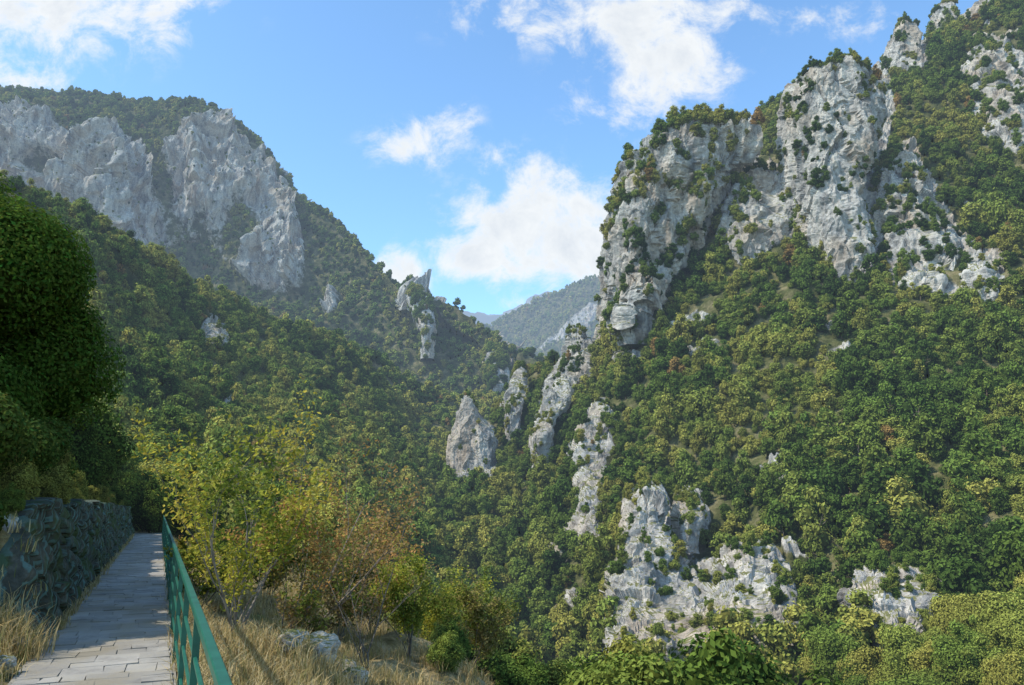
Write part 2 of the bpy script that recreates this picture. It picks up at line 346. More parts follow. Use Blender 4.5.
def build_sheet(name,Gd,ells,seed,amp,scl,rockamp,rsc,mat,mfun=None,crs=(),patch=.6):
    sh=Gd.shape; P=Gd.reshape(-1,3); n=normals(Gd).reshape(-1,3)
    if n[:,2].mean()<0: n=-n
    m=np.zeros(len(P))
    if ells: m=ellmask(P,ells,seed,rsc*2.2)
    if mfun is not None: m=np.maximum(m,mfun(P))
    sp=fbm(P/(rsc*3.),4,seed+40); m=np.maximum(m,sstep(patch,patch+.25,sp))
    px,py,dd=proj(P)
    for cr in crs: m=np.maximum(m,.8*insil(px,py,cr[1],2))
    d=amp*fbm(P/scl,4,seed)+amp*.5*ridged(P/(scl*.45),3,seed+3)
    w1,v1=worley(P/np.array([rsc,rsc,rsc*1.6])+.25*fbm(P/rsc,2,seed+8)[:,None],seed)
    w2,v2=worley(P/np.array([rsc,rsc,rsc*1.6])*2.6,seed+2)
    rd=rockamp*((v1-.4)*.8+(v2-.5)*.40+.6*ridged(P/np.array([rsc*1.5,rsc*1.5,rsc*4]),4,seed+6))+rockamp*.3
    mm=sstep(.25,.7,m)
    P=P+n*(d*(1-.4*mm)+rd*mm)[:,None]
    o=mkmesh(name,P,gridfaces(sh[0],sh[1]),[mat],smooth=False); fattr(o,'rock',m,'POINT')
    px,py,dd=proj(P); fronts=[]
    for cr in crs:
        sil=sorted(cr[1]); y0,y1=sil[0][0],sil[-1][0]; ys=np.linspace(y1,y0,14); out=[]; last=None
        for y in ys:
            l=np.interp(y,[q[0] for q in sil],[q[1] for q in sil]); r=np.interp(y,[q[0] for q in sil],[q[2] for q in sil])
            k=(np.abs(py-y)<5)&(px>l-2)&(px<r+2)
            lin=cr[2]+(cr[3]-cr[2])*(y1-y)/(y1-y0)
            if k.sum()>3: lin=min(lin,np.percentile(dd[k],10)-cr[6]*.5)
            if last is not None: lin=max(lin,last-1.0)
            last=lin; out.append(lin)
        fronts.append((ys[::-1].copy(),np.array(out)[::-1].copy()))
    return P.reshape(sh),m.reshape(sh[:2]),fronts
def back(c,dp=90,dD=200):
    return [(px,l+[(l[-1][0]+dp,l[-1][1]+dD)]) for px,l in c]
right=back([
 (385,[(700,150),(640,175),(600,210),(570,250),(550,280),(540,300),(600,330)]),
 (450,[(760,130),(660,160),(590,205),(530,260),(490,310),(475,335),(560,370)]),
 (530,[(780,120),(670,150),(580,200),(500,260),(430,330),(385,385),(450,430)]),
 (575,[(790,110),(670,140),(560,190),(470,245),(400,300),(355,350),(420,420)]),
 (620,[(800,100),(670,125),(560,170),(460,225),(380,275),(325,310),(350,400)]),
 (660,[(800,95),(670,120),(560,165),(450,215),(350,265),(280,310),(245,400)]),
 (720,[(800,88),(670,112),(560,155),(440,205),(320,260),(205,320),(145,430)]),
 (790,[(810,80),(670,104),(560,145),(430,195),(300,255),(165,325),(106,440)]),
 (850,[(810,75),(670,98),(560,138),(420,190),(290,250),(150,320),(86,440)]),
 (920,[(810,70),(670,92),(560,130),(410,185),(270,250),(130,330),(48,450)]),
 (1020,[(810,64),(670,85),(560,122),(400,175),(250,245),(90,340),(-15,460)]),
 (1150,[(810,58),(670,78),(550,115),(390,165),(230,240),(60,340),(-60,460)])])
Gd=net(right,430,430)
ells=[(705,565,56,26,40),(905,598,28,18,-20),(940,625,22,14,0),(630,356,14,5,-10),(690,492,20,6,10),
      (925,235,34,36,20),(1005,100,22,38,10),(690,325,28,9,-30),(840,352,14,7,0),
      (560,560,10,12,0),(930,292,30,12,10),(910,48,14,16,0),(962,18,26,8,-20),(1000,380,18,7,0),(988,285,12,12,0),(575,600,14,8,10),(800,545,18,7,0),(765,218,24,20,0),(755,625,34,16,10),(590,540,12,16,10)]
Gr,Mr,Fr=build_sheet('rocky_mountain',Gd,ells,5,4.0,62.,3.6,7.,M_slope,crs=CR_R,patch=.60)
scatter('forest',Gr,Mr,3.5,.6,1.55,51,.52,1.0,rockprob=.13,crs=CR_R,fronts=Fr)
left=[(-160,[(600,25),(520,45),(450,70),(370,110),(270,160),(170,210),(110,250)]),
 (-40,[(600,32),(530,50),(460,78),(390,120),(310,175),(230,230),(178,270)]),
 (50,[(600,38),(530,60),(465,90),(400,135),(335,190),(270,240),(212,285)]),
 (150,[(620,45),(550,75),(485,115),(425,165),(370,225),(315,285),(268,340)]),
 (250,[(660,50),(575,85),(510,135),(455,200),(405,270),(355,340),(318,410)]),
 (350,[(720,58),(620,100),(550,155),(490,230),(440,300),(395,380),(350,460)]),
 (430,[(800,66),(680,110),(600,165),(540,235),(490,310),(445,400),(395,520)]),
 (500,[(900,75),(760,120),(670,170),(600,240),(540,320),(470,430),(400,560)]),
 (560,[(950,80),(830,125),(740,180),(660,250),(590,330),(500,450),(405,600)])]
Gl,Ml,Fl=build_sheet('forested_hill',net(back(left,60,120),340,340),[(208,338,11,8,0),(222,400,7,18,-10)],9,5.5,60.,4.,7.,M_slope,crs=CR_L,patch=.8)
scatter('forest',Gl,Ml,3.7,.6,1.5,61,.62,1.12,rockprob=.1,crs=CR_L,fronts=Fl)
bigm=[(-160,[(420,560),(330,720),(215,880),(150,905),(98,960),(78,1150)]),
 (0,[(420,560),(320,720),(215,870),(150,895),(108,950),(90,1150)]),
 (60,[(420,560),(330,720),(240,850),(170,875),(122,930),(97,1150)]),
 (100,[(420,560),(330,720),(262,820),(190,845),(132,900),(100,1140)]),
 (150,[(430,560),(340,710),(275,830),(210,870),(150,930),(104,1120)]),
 (200,[(430,560),(345,700),(285,850),(200,890),(130,960),(110,1080)]),
 (245,[(430,560),(350,710),(292,840),(220,880),(155,960),(136,1040)]),
 (290,[(435,570),(355,710),(305,820),(262,860),(214,930),(199,980)]),
 (350,[(435,600),(365,690),(320,770),(290,810),(258,860),(240,900)]),
 (400,[(440,610),(385,670),(350,710),(325,740),(305,780),(290,800)]),
 (440,[(445,610),(400,660),(370,690),(345,715),(318,760),(302,780)]),
 (480,[(450,620),(410,655),(385,680),(365,700),(348,725),(337,740)]),
 (540,[(460,640),(425,655),(405,665),(395,675),(380,690),(370,700)])]
def cliffband(P):
    px,py,d=proj(P)
    up=np.interp(px,[-200,0,60,80,110,150,200,240,285,300,310],[95,108,124,142,134,158,122,142,195,225,280])
    lo=np.interp(px,[-200,0,60,100,150,200,250,300,310],[180,190,215,250,258,250,285,292,282])
    m=sstep(-8,10,py-up)*sstep(-14,12,lo-py)*sstep(0,15,312-px)
    hole=np.exp(-(((px-205)/42)**2+((py-245)/45)**2))*.7+np.exp(-(((px-162)/15)**2+((py-185)/50)**2))*.7+np.exp(-(((px-45)/40)**2+((py-168)/12)**2))*.6+np.exp(-(((px-240)/14)**2+((py-225)/40)**2))*.4
    return np.clip(m*1.0-hole+.5*fbm(P/np.array([50.,50.,110.]),5,37),0,1.2)*(m>.02)
Gb,Mb,Fb=build_sheet('rocky_mountain',net(back(bigm,60,250),330,520),[(330,300,8,10,0)],13,12.,170.,28.,30.,M_slope,cliffband,crs=CR_B,patch=1.15)
scatter('forest',Gb,Mb,6.9,1.1,2.1,71,.46,.95,rockprob=.15,pyr=(40,480),pxr=(-30,590),crs=CR_B,fronts=Fb)
far=[(430,[(420,1900),(385,2200),(360,2500),(345,2700)]),(480,[(420,1900),(380,2200),(350,2500),(332,2700)]),(515,[(420,1900),(375,2200),(340,2500),(316,2700)]),
 (550,[(420,1900),(365,2200),(325,2500),(301,2700)]),(600,[(420,1900),(355,2200),(305,2500),(276,2700)]),(660,[(420,1900),(340,2200),(280,2500),(248,2700)]),(740,[(420,1900),(330,2200),(270,2500),(225,2700)])]
Gf,Mf,_=build_sheet('distant_ridge',net(back(far,60,500),160,240),[(560,335,30,5,-30),(590,318,18,8,-40)],23,22.,330.,25.,50.,M_slope,patch=.9)
scatter('forest',Gf,Mf,14.,2.0,3.4,81,.6,1.1,rockprob=.25,pyr=(230,400),pxr=(460,640))
vf=[(300,[(400,7000),(345,8200)]),(400,[(400,7000),(330,8200)]),(440,[(400,7000),(318,8200)]),(465,[(400,7000),(307,8200)]),(490,[(400,7000),(311,8200)]),(520,[(400,7000),(303,8200)]),(550,[(400,7000),(291,8200)]),(590,[(400,7000),(298,8200)]),(640,[(400,7000),(320,8200)]),(760,[(400,7000),(350,8200)])]
build_sheet('distant_mountain',net(back(vf,60,1500),90,260),[],31,90.,1200.,30.,300.,M_slope)
# ------------------------------------------------------------------ crags
def crag(spec,front,mat=None,embed=32):
    name,sil,Db,Dt,thick,seed,amp,bs,nth,nr,shr,shscale,squ=spec
    sil=sorted(sil); ys=np.array([s[0] for s in sil],float); Lx=np.array([s[1] for s in sil],float); Rx=np.array([s[2] for s in sil],float)
    y0,y1=ys[0],ys[-1]; T=np.linspace(0,1,nr)
    py=y0+(y1+embed-y0)*T
    l=np.interp(py,ys,Lx); r=np.interp(py,ys,Rx); D=np.interp(py,front[0],front[1])
    ins=np.minimum(amp*.3/D*F,(r-l)*.15); l=l+ins; r=r-ins
    cap=np.sqrt(np.clip(T/.05,0,1)); 
    th=np.linspace(0,2*math.pi,nth,endpoint=False); c=np.cos(th); s=np.sin(th)
    sx=np.sign(c)*np.abs(c)**squ; sy=np.sign(s)*np.abs(s)**squ
    P=np.zeros((nr,nth,3))
    for i in range(nr):
        a=S(l[i],py[i],D[i]); b=S(r[i],py[i],D[i]); m=(a+b)/2; hw=(b[0]-a[0])/2
        tk=thick*(.6+.4*min(1,T[i]*2.5))
        P[i,:,0]=m[0]+hw*cap[i]*sx; P[i,:,1]=m[1]+tk+tk*cap[i]*sy; P[i,:,2]=m[2]
    sh=P.shape; n=normals(np.concatenate([P,P[:,:1]],1))[:,:-1].reshape(-1,3); Q=P.reshape(-1,3); cen=P.mean(1,keepdims=True).repeat(nth,1).reshape(-1,3)
    fl=((Q-cen)*n).sum(1)<0; n[fl]*=-1; sd=seed%60
    wq=Q+ .35*bs*np.stack([fbm(Q/bs/1.5,3,sd+k) for k in (1,2,3)],1)
    _,v0=worley(wq/np.array([bs*2.2,bs*2.2,bs*4.5]),sd+1); _,v1=worley(wq/np.array([bs,bs,bs*2.4]),sd); _,v2=worley(wq/np.array([bs,bs,bs*2.0])*2.5,sd+3)
    d=amp*(1.3*(v0-.5)+.75*(v1-.5)+.28*(v2-.5)+.6*ridged(Q/np.array([bs*1.4,bs*1.4,bs*6]),4,sd+7)+.5*fbm(Q/(bs*4),3,sd+9)+.22*fbm(Q/(bs*.5),3,sd+12))
    capm=np.repeat(np.clip(T/.06,0,1),nth)
    Q=Q+n*(d*(.3+.7*capm))[:,None]; Q[:,2]+=amp*.8*fbm(Q/(bs*1.1),3,sd+11)*(1-np.repeat(np.clip(T*3,0,1),nth))
    o=mkmesh(name,Q,gridfaces(nr,nth,True),[mat or M_rock])
    if shr>0:
        G2=Q.reshape(sh); G2=np.concatenate([G2,G2[:,:1]],1); nn=normals(G2)[:,:-1].reshape(-1,3)
        f2=((Q-cen)*nn).sum(1)<0; nn[f2]*=-1
        rs=R_(seed+1000); nz=nn[:,2]; veg=fbm(Q/9.,3,sd+21); topz=np.repeat(T<.06,nth)
        ok=(topz&(veg>-.3))|((nz>.55)&(veg>.1))|((veg>.45))
        c2=np.where(ok&(Q[:,1]<cen[:,1]+thick*.8))[0]; rs.shuffle(c2)
        P2=Q[c2]; tz=topz[c2]; ui=thin(P2,2.0); P2=P2[ui]; tz=tz[ui]
        k=rs.rand(len(P2))<shr*np.where(tz,1.5,.8); P2=P2[k].copy()
        sc=rs.uniform(.35,1.0,len(P2))*shscale*1.3; P2[:,2]-=sc*1.2
        add_trees('shrubs',P2,sc,tints(P2,sd,rs,.55,1.05),rs.randint(0,NLO,len(P2)),rs)
    return o
for cs,fs in ((CR_R,Fr),(CR_L,Fl),(CR_B,Fb)):
    for sp_,f_ in zip(cs,fs): crag(sp_,f_)
# ------------------------------------------------------------------ near hillside
def near_z(a,b):
    w=sstep(10.8,12.2,a)*(1-sstep(47,52,a))
    z=np.full(a.shape,-.06)
    r=np.clip(b-.34,0,None); z=z-.34*np.minimum(r,5)-.72*np.clip(r-5,0,None)
    l=np.clip(-1.12-b,0,None)
    zl=w*1.45*sstep(.12,.5,l)+(.32+.1*w)*np.clip(l-.3*w,0,None)
    return z+np.minimum(zl,60)
aa=np.concatenate([np.linspace(-12,30,300),np.linspace(30.3,120,200)[1:]]); bb=np.concatenate([-np.geomspace(60,1.3,120),np.linspace(-1.25,.4,14),.4+np.geomspace(.12,90,190)])
A_,B_=np.meshgrid(aa,bb,indexing='ij'); Z=near_z(A_,B_)
Pn=np.stack([A_*DA[0]+B_*DB[0],A_*DA[1]+B_*DB[1],Z],-1).reshape(-1,3)
off=np.clip(np.maximum(B_-.38,-1.3-B_),0,6).ravel()
Pn[:,2]+=fbm(Pn/np.array([2.5,2.5,99]),5,31)*np.minimum(off*.25,.5)+fbm(Pn/np.array([14,14,99]),3,32)*np.minimum(off*.2,1.0)
ZN=Pn[:,2].reshape(A_.shape)
o=mkmesh('hillside',Pn,gridfaces(*A_.shape),[M_near],smooth=True)
fattr(o,'rock',sstep(.5,.8,fbm(Pn/1.6,4,35))*(off>.2),'POINT')
def gz(a,b):
    i=np.clip(np.searchsorted(aa,a),0,len(aa)-1); j=np.clip(np.searchsorted(bb,b),0,len(bb)-1); return ZN[i,j]
def gpt(a,b):
    return AB(a,b,gz(a,b))
bg=mkmesh('ground',[(-12000,-3000,-75),(12000,-3000,-75),(12000,14000,-75),(-12000,14000,-75)],[(0,1,2,3)],[M_slope]); fattr(bg,'rock',np.zeros(4),'POINT')
# footpath -------------------------------------------------------------------
rs=R_(77)
mp_,nt=newmat('paving'); at=N(nt,'ShaderNodeAttribute',attribute_name='shade'); g=N(nt,'ShaderNodeNewGeometry')
c=ramp(nt,noise(nt,g.outputs['Position'],2.2,7,.7),[(.3,(.19,.17,.14)),(.55,(.34,.31,.26)),(.75,(.44,.405,.345))])
dirt=ramp(nt,noise(nt,g.outputs['Position'],1.1,7,.72),[(.45,(0,0,0)),(.60,(1,1,1))]); c=mixc(nt,dirt,c,mixc(nt,.7,c,(.21,.165,.09)))
vm=N(nt,'ShaderNodeVectorMath',operation='SCALE'); L(nt,c,vm.inputs[0]); L(nt,at.outputs['Fac'],vm.inputs['Scale'])
p=N(nt,'ShaderNodeBsdfPrincipled',i_Roughness=.9); L(nt,vm.outputs[0],p.inputs['Base Color'])
bp=N(nt,'ShaderNodeBump',i_Strength=.7,i_Distance=.012); L(nt,noise(nt,g.outputs['Position'],18,6,.7),bp.inputs['Height']); L(nt,bp.outputs[0],p.inputs['Normal']); finish(nt,p.outputs[0],False)
V=[];Fc=[];SH=[]
a=2.0; PE=.25
while a<50:
    ln=rs.uniform(.22,.46); b=-1.12
    while b<PE-.03:
        w=rs.uniform(.18,.48); b2=min(b+w,PE)
        if PE-b2<.12: b2=PE
        g_=.003; z=rs.uniform(-.004,.005)
        n=len(V); sl=rs.normal(size=4)*.003; j_=rs.normal(size=(4,2))*.009
        q=[(a+g_,b+g_),(a+g_,b2-g_),(a+ln-g_,b2-g_),(a+ln-g_,b+g_)]; q=[(x+dx,y+dy) for (x,y),(dx,dy) in zip(q,j_)]
        for (x,y),e in zip(q,sl): V.append(AB(x,y,z+e))
        for (x,y) in q: V.append(AB(x,y,-.05))
        Fc+=[(n,n+1,n+2,n+3),(n,n+4,n+5,n+1),(n+1,n+5,n+6,n+2),(n+2,n+6,n+7,n+3),(n+3,n+7,n+4,n)]
        s=rs.uniform(.85,1.12); SH+=[s]*5; b=b2
    a+=ln
o=mkmesh('footpath',V,Fc,[mp_]); fattr(o,'shade',SH)
M_bed=mat_simple('path_bed',[(.3,(.20,.175,.125)),(.7,(.32,.285,.22))],5,.9,.5,.01)
Vb=[]; 
for a in np.linspace(1.5,50.5,60):
    for b in (-1.16,.29): Vb.append(AB(a,b,-.011))
mkmesh('path_bedding',Vb,gridfaces(60,2),[M_bed])
# stone retaining wall with netting -------------------------------------------
na_,nh=1100,70
ag=np.linspace(11.2,50,na_); tg=np.linspace(-.05,1,nh); AG,TG=np.meshgrid(ag,tg,indexing='ij')
hg=(1.66-.25*sstep(25,50,AG)+.14*perlin(np.stack([AG.ravel()*.6,0*AG.ravel(),0*AG.ravel()],1),3).reshape(AG.shape))*sstep(10.9,12.6,AG)**.5
Zw=np.minimum(TG/.9,1)*hg; Bw=-1.14-.30*np.minimum(TG/.9,1)-np.clip(TG-.9,0,1)*7
Pw=np.stack([AG,Bw,Zw],-1).reshape(-1,3)
w1,v1=worley(Pw/np.array([.38,.5,.26])+.2*fbm(Pw*2,2,1)[:,None],4); 
Pw[:,1]+= .16*(v1-.5)+.13*(1-w1)+.07*fbm(Pw*1.3,4,6)-.09
Pwv=np.stack([Pw[:,0]*DA[0]+Pw[:,1]*DB[0],Pw[:,0]*DA[1]+Pw[:,1]*DB[1],Pw[:,2]],1)
mw,nt=newmat('netted_stone'); g=N(nt,'ShaderNodeNewGeometry'); tc=g.outputs['Position']
c=ramp(nt,noise(nt,tc,2.5,6,.7),[(.35,(.035,.035,.026)),(.55,(.085,.08,.06)),(.75,(.17,.155,.12))])
mpn=N(nt,'ShaderNodeMapping',i_Rotation=(.5,.4,.9)); L(nt,tc,mpn.inputs[0])
wv=N(nt,'ShaderNodeTexWave',i_Scale=3.4,i_Distortion=6.0,i_Detail=4.0); wv.inputs['Detail Scale'].default_value=1.3; L(nt,mpn.outputs[0],wv.inputs[0])
wf=ramp(nt,wv.outputs['Fac'],[(.62,(0,0,0)),(.88,(1,1,1))]); nm=ramp(nt,noise(nt,tc,.9,4,.6),[(.40,(.15,.15,.15)),(.58,(.7,.7,.7))])
wf=mixc(nt,1.0,wf,nm,'MULTIPLY')
c=mixc(nt,wf,c,(.12,.20,.165))
gm=ramp(nt,noise(nt,tc,1.6,5,.7),[(.5,(0,0,0)),(.62,(.7,.7,.7))]); c=mixc(nt,gm,c,(.06,.08,.025))
p=N(nt,'ShaderNodeBsdfDiffuse'); L(nt,c,p.inputs['Color'])
bp=N(nt,'ShaderNodeBump',i_Strength=.7,i_Distance=.03); L(nt,wv.outputs['Fac'],bp.inputs['Height']); L(nt,bp.outputs[0],p.inputs['Normal']); finish(nt,p.outputs[0],False)
mkmesh('stone_retaining_wall',Pwv,gridfaces(na_,nh),[mw])
# railing --------------------------------------------------------------------
mg=mat_simple('green_paint',[(.35,(.010,.085,.050)),(.62,(.016,.125,.075)),(.8,(.05,.15,.10))],6,.38,.15,.002)
rail=bpy.data.objects.new('metal_railing',None); COL.objects.link(rail)
def bar(name,a0,a1,b0,b1,z0,z1,bev=.006):
    c=[(b0+bev,z0),(b1-bev,z0),(b1,z0+bev),(b1,z1-bev),(b1-bev,z1),(b0+bev,z1),(b0,z1-bev),(b0,z0+bev)]
    V=[AB(a,b,z) for a in (a0,a1) for b,z in c]; k=8
    Fq=[(j,(j+1)%k,k+(j+1)%k,k+j) for j in range(k)]
    me=bpy.data.meshes.new(name); me.from_pydata([tuple(v) for v in V],[],Fq+[tuple(range(k))[::-1],tuple(range(k,2*k))]); me.materials.append(mg)
    o=bpy.data.objects.new(name,me); COL.objects.link(o); o.parent=rail
def post(name,a,b,z0,z1,h=.022):
    V=[]; 
    for z in (z0,z1):
        for da,db in ((-h,-h),(h,-h),(h,h),(-h,h)): V.append(tuple(AB(a+da,b+db,z)))
    me=bpy.data.meshes.new(name); me.from_pydata(V,[],[(0,1,5,4),(1,2,6,5),(2,3,7,6),(3,0,4,7),(4,5,6,7),(3,2,1,0)]); me.materials.append(mg)
    o=bpy.data.objects.new(name,me); COL.objects.link(o); o.parent=rail
A0,A1,BR_=1.2,47.,.285
bar('top_rail',A0,A1,BR_-.025,BR_+.025,.935,.985); bar('upper_rail',A0,A1,BR_-.013,BR_+.013,.68,.706); bar('middle_rail',A0,A1,BR_-.013,BR_+.013,.44,.466); bar('lower_rail',A0,A1,BR_-.013,BR_+.013,.18,.206)
for i,a in enumerate(np.arange(1.6,47,2.0)): post('post_%d'%(i+1),a,BR_,-.25,.933)
# ------------------------------------------------------------------ near vegetation
def grass(name,pts,nb,hmin,hmax,spread,cols,seed,width=.006):
    rs=R_(seed); base=np.repeat(pts,nb,axis=0); n=len(base)
    base=base+np.stack([rs.normal(size=n)*spread*.35,rs.normal(size=n)*spread*.35,np.full(n,-.04)],1)
    h=rs.uniform(hmin,hmax,n)*(1-.35*rs.rand(n)); an=rs.uniform(0,6.28,n); ln=rs.uniform(.15,.75,n)*h
    dr=np.stack([np.cos(an),np.sin(an),0*an],1); sd=np.stack([-np.sin(an+rs.normal(size=n)),np.cos(an),0*an],1)*width
    p0=base; p1=base+dr*ln[:,None]*.3+np.array([0,0,1])*h[:,None]*.6; p2=base+dr*ln[:,None]+np.array([0,0,1])*h[:,None]*(.95-.3*(ln/h))[:,None]
    Vv=np.stack([p0-sd,p0+sd,p1+sd*.7,p1-sd*.7,p2+sd*.15,p2-sd*.15],1).reshape(-1,3)
    i=np.arange(n)[:,None]*6; Fq=np.concatenate([i+np.array([[0,1,2,3]]),i+np.array([[3,2,4,5]])],0)
    o=mkmesh(name,Vv,Fq,[M_leafn]); cols=np.array(cols); ci=cols[rs.randint(0,len(cols),n)]*rs.uniform(.7,1.25,(n,1)); ci=np.concatenate([ci,ci],0)
    cattr(o,'tint',ci); fattr(o,'shade',np.ones(len(ci)))
STR=[(.55,.42,.20),(.48,.35,.15),(.38,.28,.12),(.56,.45,.25),(.26,.23,.08)]
rs=R_(5); pts=[]
while len(pts)<3600:
    a=5+40*rs.rand()**1.6; b=.42+rs.rand()**1.5*7.0
    if fbm(np.array([[a*.5,b*.5,0]]),2,3)[0]<-.25: continue
    pts.append(gpt(a,b))
grass('dry_grass',np.array(pts),24,.18,.5,.25,STR,1)
pts=[gpt(8.5+3.5*rs.rand(),-1.25-rs.rand()**1.3*2.2) for _ in range(150)]
grass('dry_grass',np.array(pts),24,.12,.35,.2,STR+[(.14,.15,.05)],2)
pts=[gpt(10.7+rs.normal()*.2,-1.5+rs.normal()*.15) for _ in range(26)]
grass('dry_grass',np.array(pts),60,.3,.65,.3,STR,4)
pts=[gpt(rs.uniform(7,46),.33+rs.rand()*.15) for _ in range(500)]+[AB(rs.uniform(11.5,46),-1.08,-.0) for _ in range(160)]
grass('dry_grass',np.array(pts),14,.08,.28,.1,STR,3)
def plant(name,base,H,spread,seed,nleaf,ls,cols,lean=(0,0),nstem=3,mat=None,rad=.02,levels=4,up=.5):
    rs=R_(seed); segs=[];tips=[]
    def grow(p,d,ln,r,lv):
        n=4; 
        for i in range(n):
            d=d+rs.normal(size=3)*.14+np.array([0,0,.07*up]); d/=np.linalg.norm(d); q=p+d*ln/n; r2=r*.85
            segs.append((p,q,r,r2)); p=q; r=r2
            if lv>0:
                for _ in range(1 if lv<levels else 1+(i>0)):
                    if rs.rand()<.85:
                        s=unit(1,rs)[0]; s[2]=abs(s[2])*up; e=d*.7+s*spread; e/=np.linalg.norm(e)
                        grow(p,e,ln*rs.uniform(.4,.65),r*.6,lv-1)
            if lv<=1: tips.append((p,d))
    for k in range(nstem):
        d=np.array([lean[0]+rs.normal()*.2,lean[1]+rs.normal()*.2,1.]); d/=np.linalg.norm(d)
        grow(np.array(base)+np.array([0,0,-.1]),d,H*rs.uniform(.5,.66),rad*rs.uniform(.7,1.1),levels-1)
    V,Fq=tubes(segs,4); mi=np.ones(len(Fq)); T=np.array([t[0] for t in tips]); 
    ti=rs.randint(0,len(T),nleaf); P=T[ti]+rs.normal(size=(nleaf,3))*H*.028
    nr=unit(nleaf,rs); nr[:,2]=np.abs(nr[:,2])+.3; nr/=np.linalg.norm(nr,axis=1)[:,None]
    LV,LF=leafquads(P,nr,ls*rs.uniform(.55,1.25,nleaf),rs,.5)
    o=mkmesh(name,np.concatenate([V,LV]),np.concatenate([Fq,LF+len(V)]),[M_leafn,mat or M_bark],matidx=np.concatenate([mi,np.zeros(len(LF))]))
    cols=np.array(cols); zone=fbm(P*2.2/max(H,1),2,seed%50)
    ix=np.clip(((zone+.5)*.6+rs.rand(nleaf)*.55)*len(cols),0,len(cols)-1).astype(int); cc=cols[ix]
    cc=cc*rs.uniform(.7,1.25,(nleaf,1))*(1+.3*zone[:,None])
    cattr(o,'tint',np.concatenate([np.ones((len(Fq),3)),cc])); fattr(o,'shade',np.ones(len(Fq)+nleaf))
    return o
YG=[(.16,.21,.035),(.24,.27,.04),(.33,.32,.045),(.41,.36,.05),(.46,.36,.06)]
OR=[(.30,.27,.06),(.36,.25,.07),(.40,.21,.07),(.44,.25,.09)]
GR=[(.10,.135,.03),(.13,.17,.035),(.17,.20,.035),(.25,.235,.05)]
BR=[(.20,.17,.06),(.28,.22,.08),(.28,.18,.08),(.34,.22,.10)]
def atpx(px,D):
    x=(px-512)/F*D; y=D*1.0; a=x*DA[0]+y*DA[1]; b=x*DB[0]+y*DB[1]; return gpt(a,b)
plant('yellow_leaf_shrub',atpx(243,10.8),2.75,.34,1,3000,.040,YG,nstem=3,rad=.022,mat=M_barkl,lean=(.18,0))
plant('yellow_leaf_shrub',atpx(254,12.5),3.5,.28,2,2800,.040,YG[1:],lean=(.02,0),nstem=3,rad=.022,mat=M_barkl)
plant('rust_leaf_shrub',atpx(290,12.8),2.8,.4,3,2600,.042,OR,nstem=3,rad=.018)
plant('bare_tree',atpx(378,13.5),2.7,.5,4,700,.03,BR,nstem=3,rad=.018,mat=M_bark,lean=(.0,0))
plant('bare_tree',atpx(318,15.),3.9,.5,5,1300,.04,BR+OR,nstem=3,rad=.026,mat=M_barkl,lean=(.35,0))
plant('deciduous_shrub',atpx(212,14.),1.3,.6,6,2600,.038,GR+YG,nstem=5,rad=.015)
plant('deciduous_shrub',atpx(310,12.),1.1,.8,7,2600,.034,GR+BR,nstem=5,rad=.012)
plant('deciduous_shrub',atpx(345,16.),2.2,.8,8,5500,.038,BR+GR,nstem=6,rad=.013)
plant('rust_leaf_shrub',atpx(380,18.),2.6,.8,18,5500,.042,BR+OR,nstem=6,rad=.013)
plant('deciduous_shrub',atpx(415,17.),2.2,.8,9,6500,.038,GR+YG[:3],nstem=6,rad=.013)
plant('deciduous_shrub',atpx(275,18.),2.3,.7,10,6000,.045,GR+YG[:3],nstem=6,rad=.015)
plant('deciduous_shrub',atpx(208,25.),1.3,.6,12,4000,.05,YG+OR,nstem=6,rad=.015)
plant('rust_leaf_shrub',atpx(555,38.),4.6,.8,13,6500,.075,OR,nstem=5,rad=.03)
plant('deciduous_shrub',atpx(470,20.),2.2,.8,14,6500,.042,GR+BR[:2],nstem=6,rad=.013)
plant('deciduous_shrub',atpx(440,24.),2.8,.8,15,7000,.048,GR+YG[:4],nstem=6,rad=.013)
plant('rust_leaf_shrub',atpx(345,22.),3.2,.7,16,5500,.05,BR+OR,nstem=5,rad=.02)
# left bank: evergreen oak and scrub
t=tree_mesh('evergreen_oak_tree',901,2.9,7.4,46,150000,.046,low=.0,link=True,leafmat=M_leafn,tint=(.085,.135,.022),corek=.82,rv=(.18,.72),shape='cone'); t.location=AB(17.4,-4.1,1.4)
t=tree_mesh('evergreen_oak_tree',902,2.5,4.4,36,60000,.05,low=.0,link=True,leafmat=M_leafn,tint=(.07,.11,.02),corek=.82,rv=(.18,.7)); t.location=AB(15.0,-5.4,.4)
for i,(a,b,s) in enumerate([(11.4,-2.3,.85),(12.2,-2.5,1.2),(13.4,-2.5,1.2),(15.,-2.4,1.3),(17.,-2.5,1.2),(20.,-2.5,1.2),(11.2,-3.2,1.2)]):
    t=tree_mesh('evergreen_shrub',910+i,.9*s/1.3,1.15*s/1.3,14,9000,.034,low=.0,link=True,leafmat=M_leafn,tint=(.085,.12,.026),rv=(.2,.6)); t.location=gpt(a,b)
def boulder(name,loc,size,seed):
    v,f=sphere(np.zeros(3),1,48,32); _,w=worley(v*1.3,seed); v=v*(1+.32*(w-.5)+.25*fbm(v*1.2,4,seed))[:,None]*np.array(size); o=mkmesh(name,v,f,[M_rock_near]); o.location=loc; o.rotation_euler=(0,0,seed)
for i,(px,D,s) in enumerate([(318,11.2,.42),(300,10.2,.2),(345,12.,.3),(362,11.6,.22),(285,12.2,.25)]):
    p=atpx(px,D); boulder('boulder',p+np.array([0,0,.09]),(s,s*.8,s*.6),20+i)
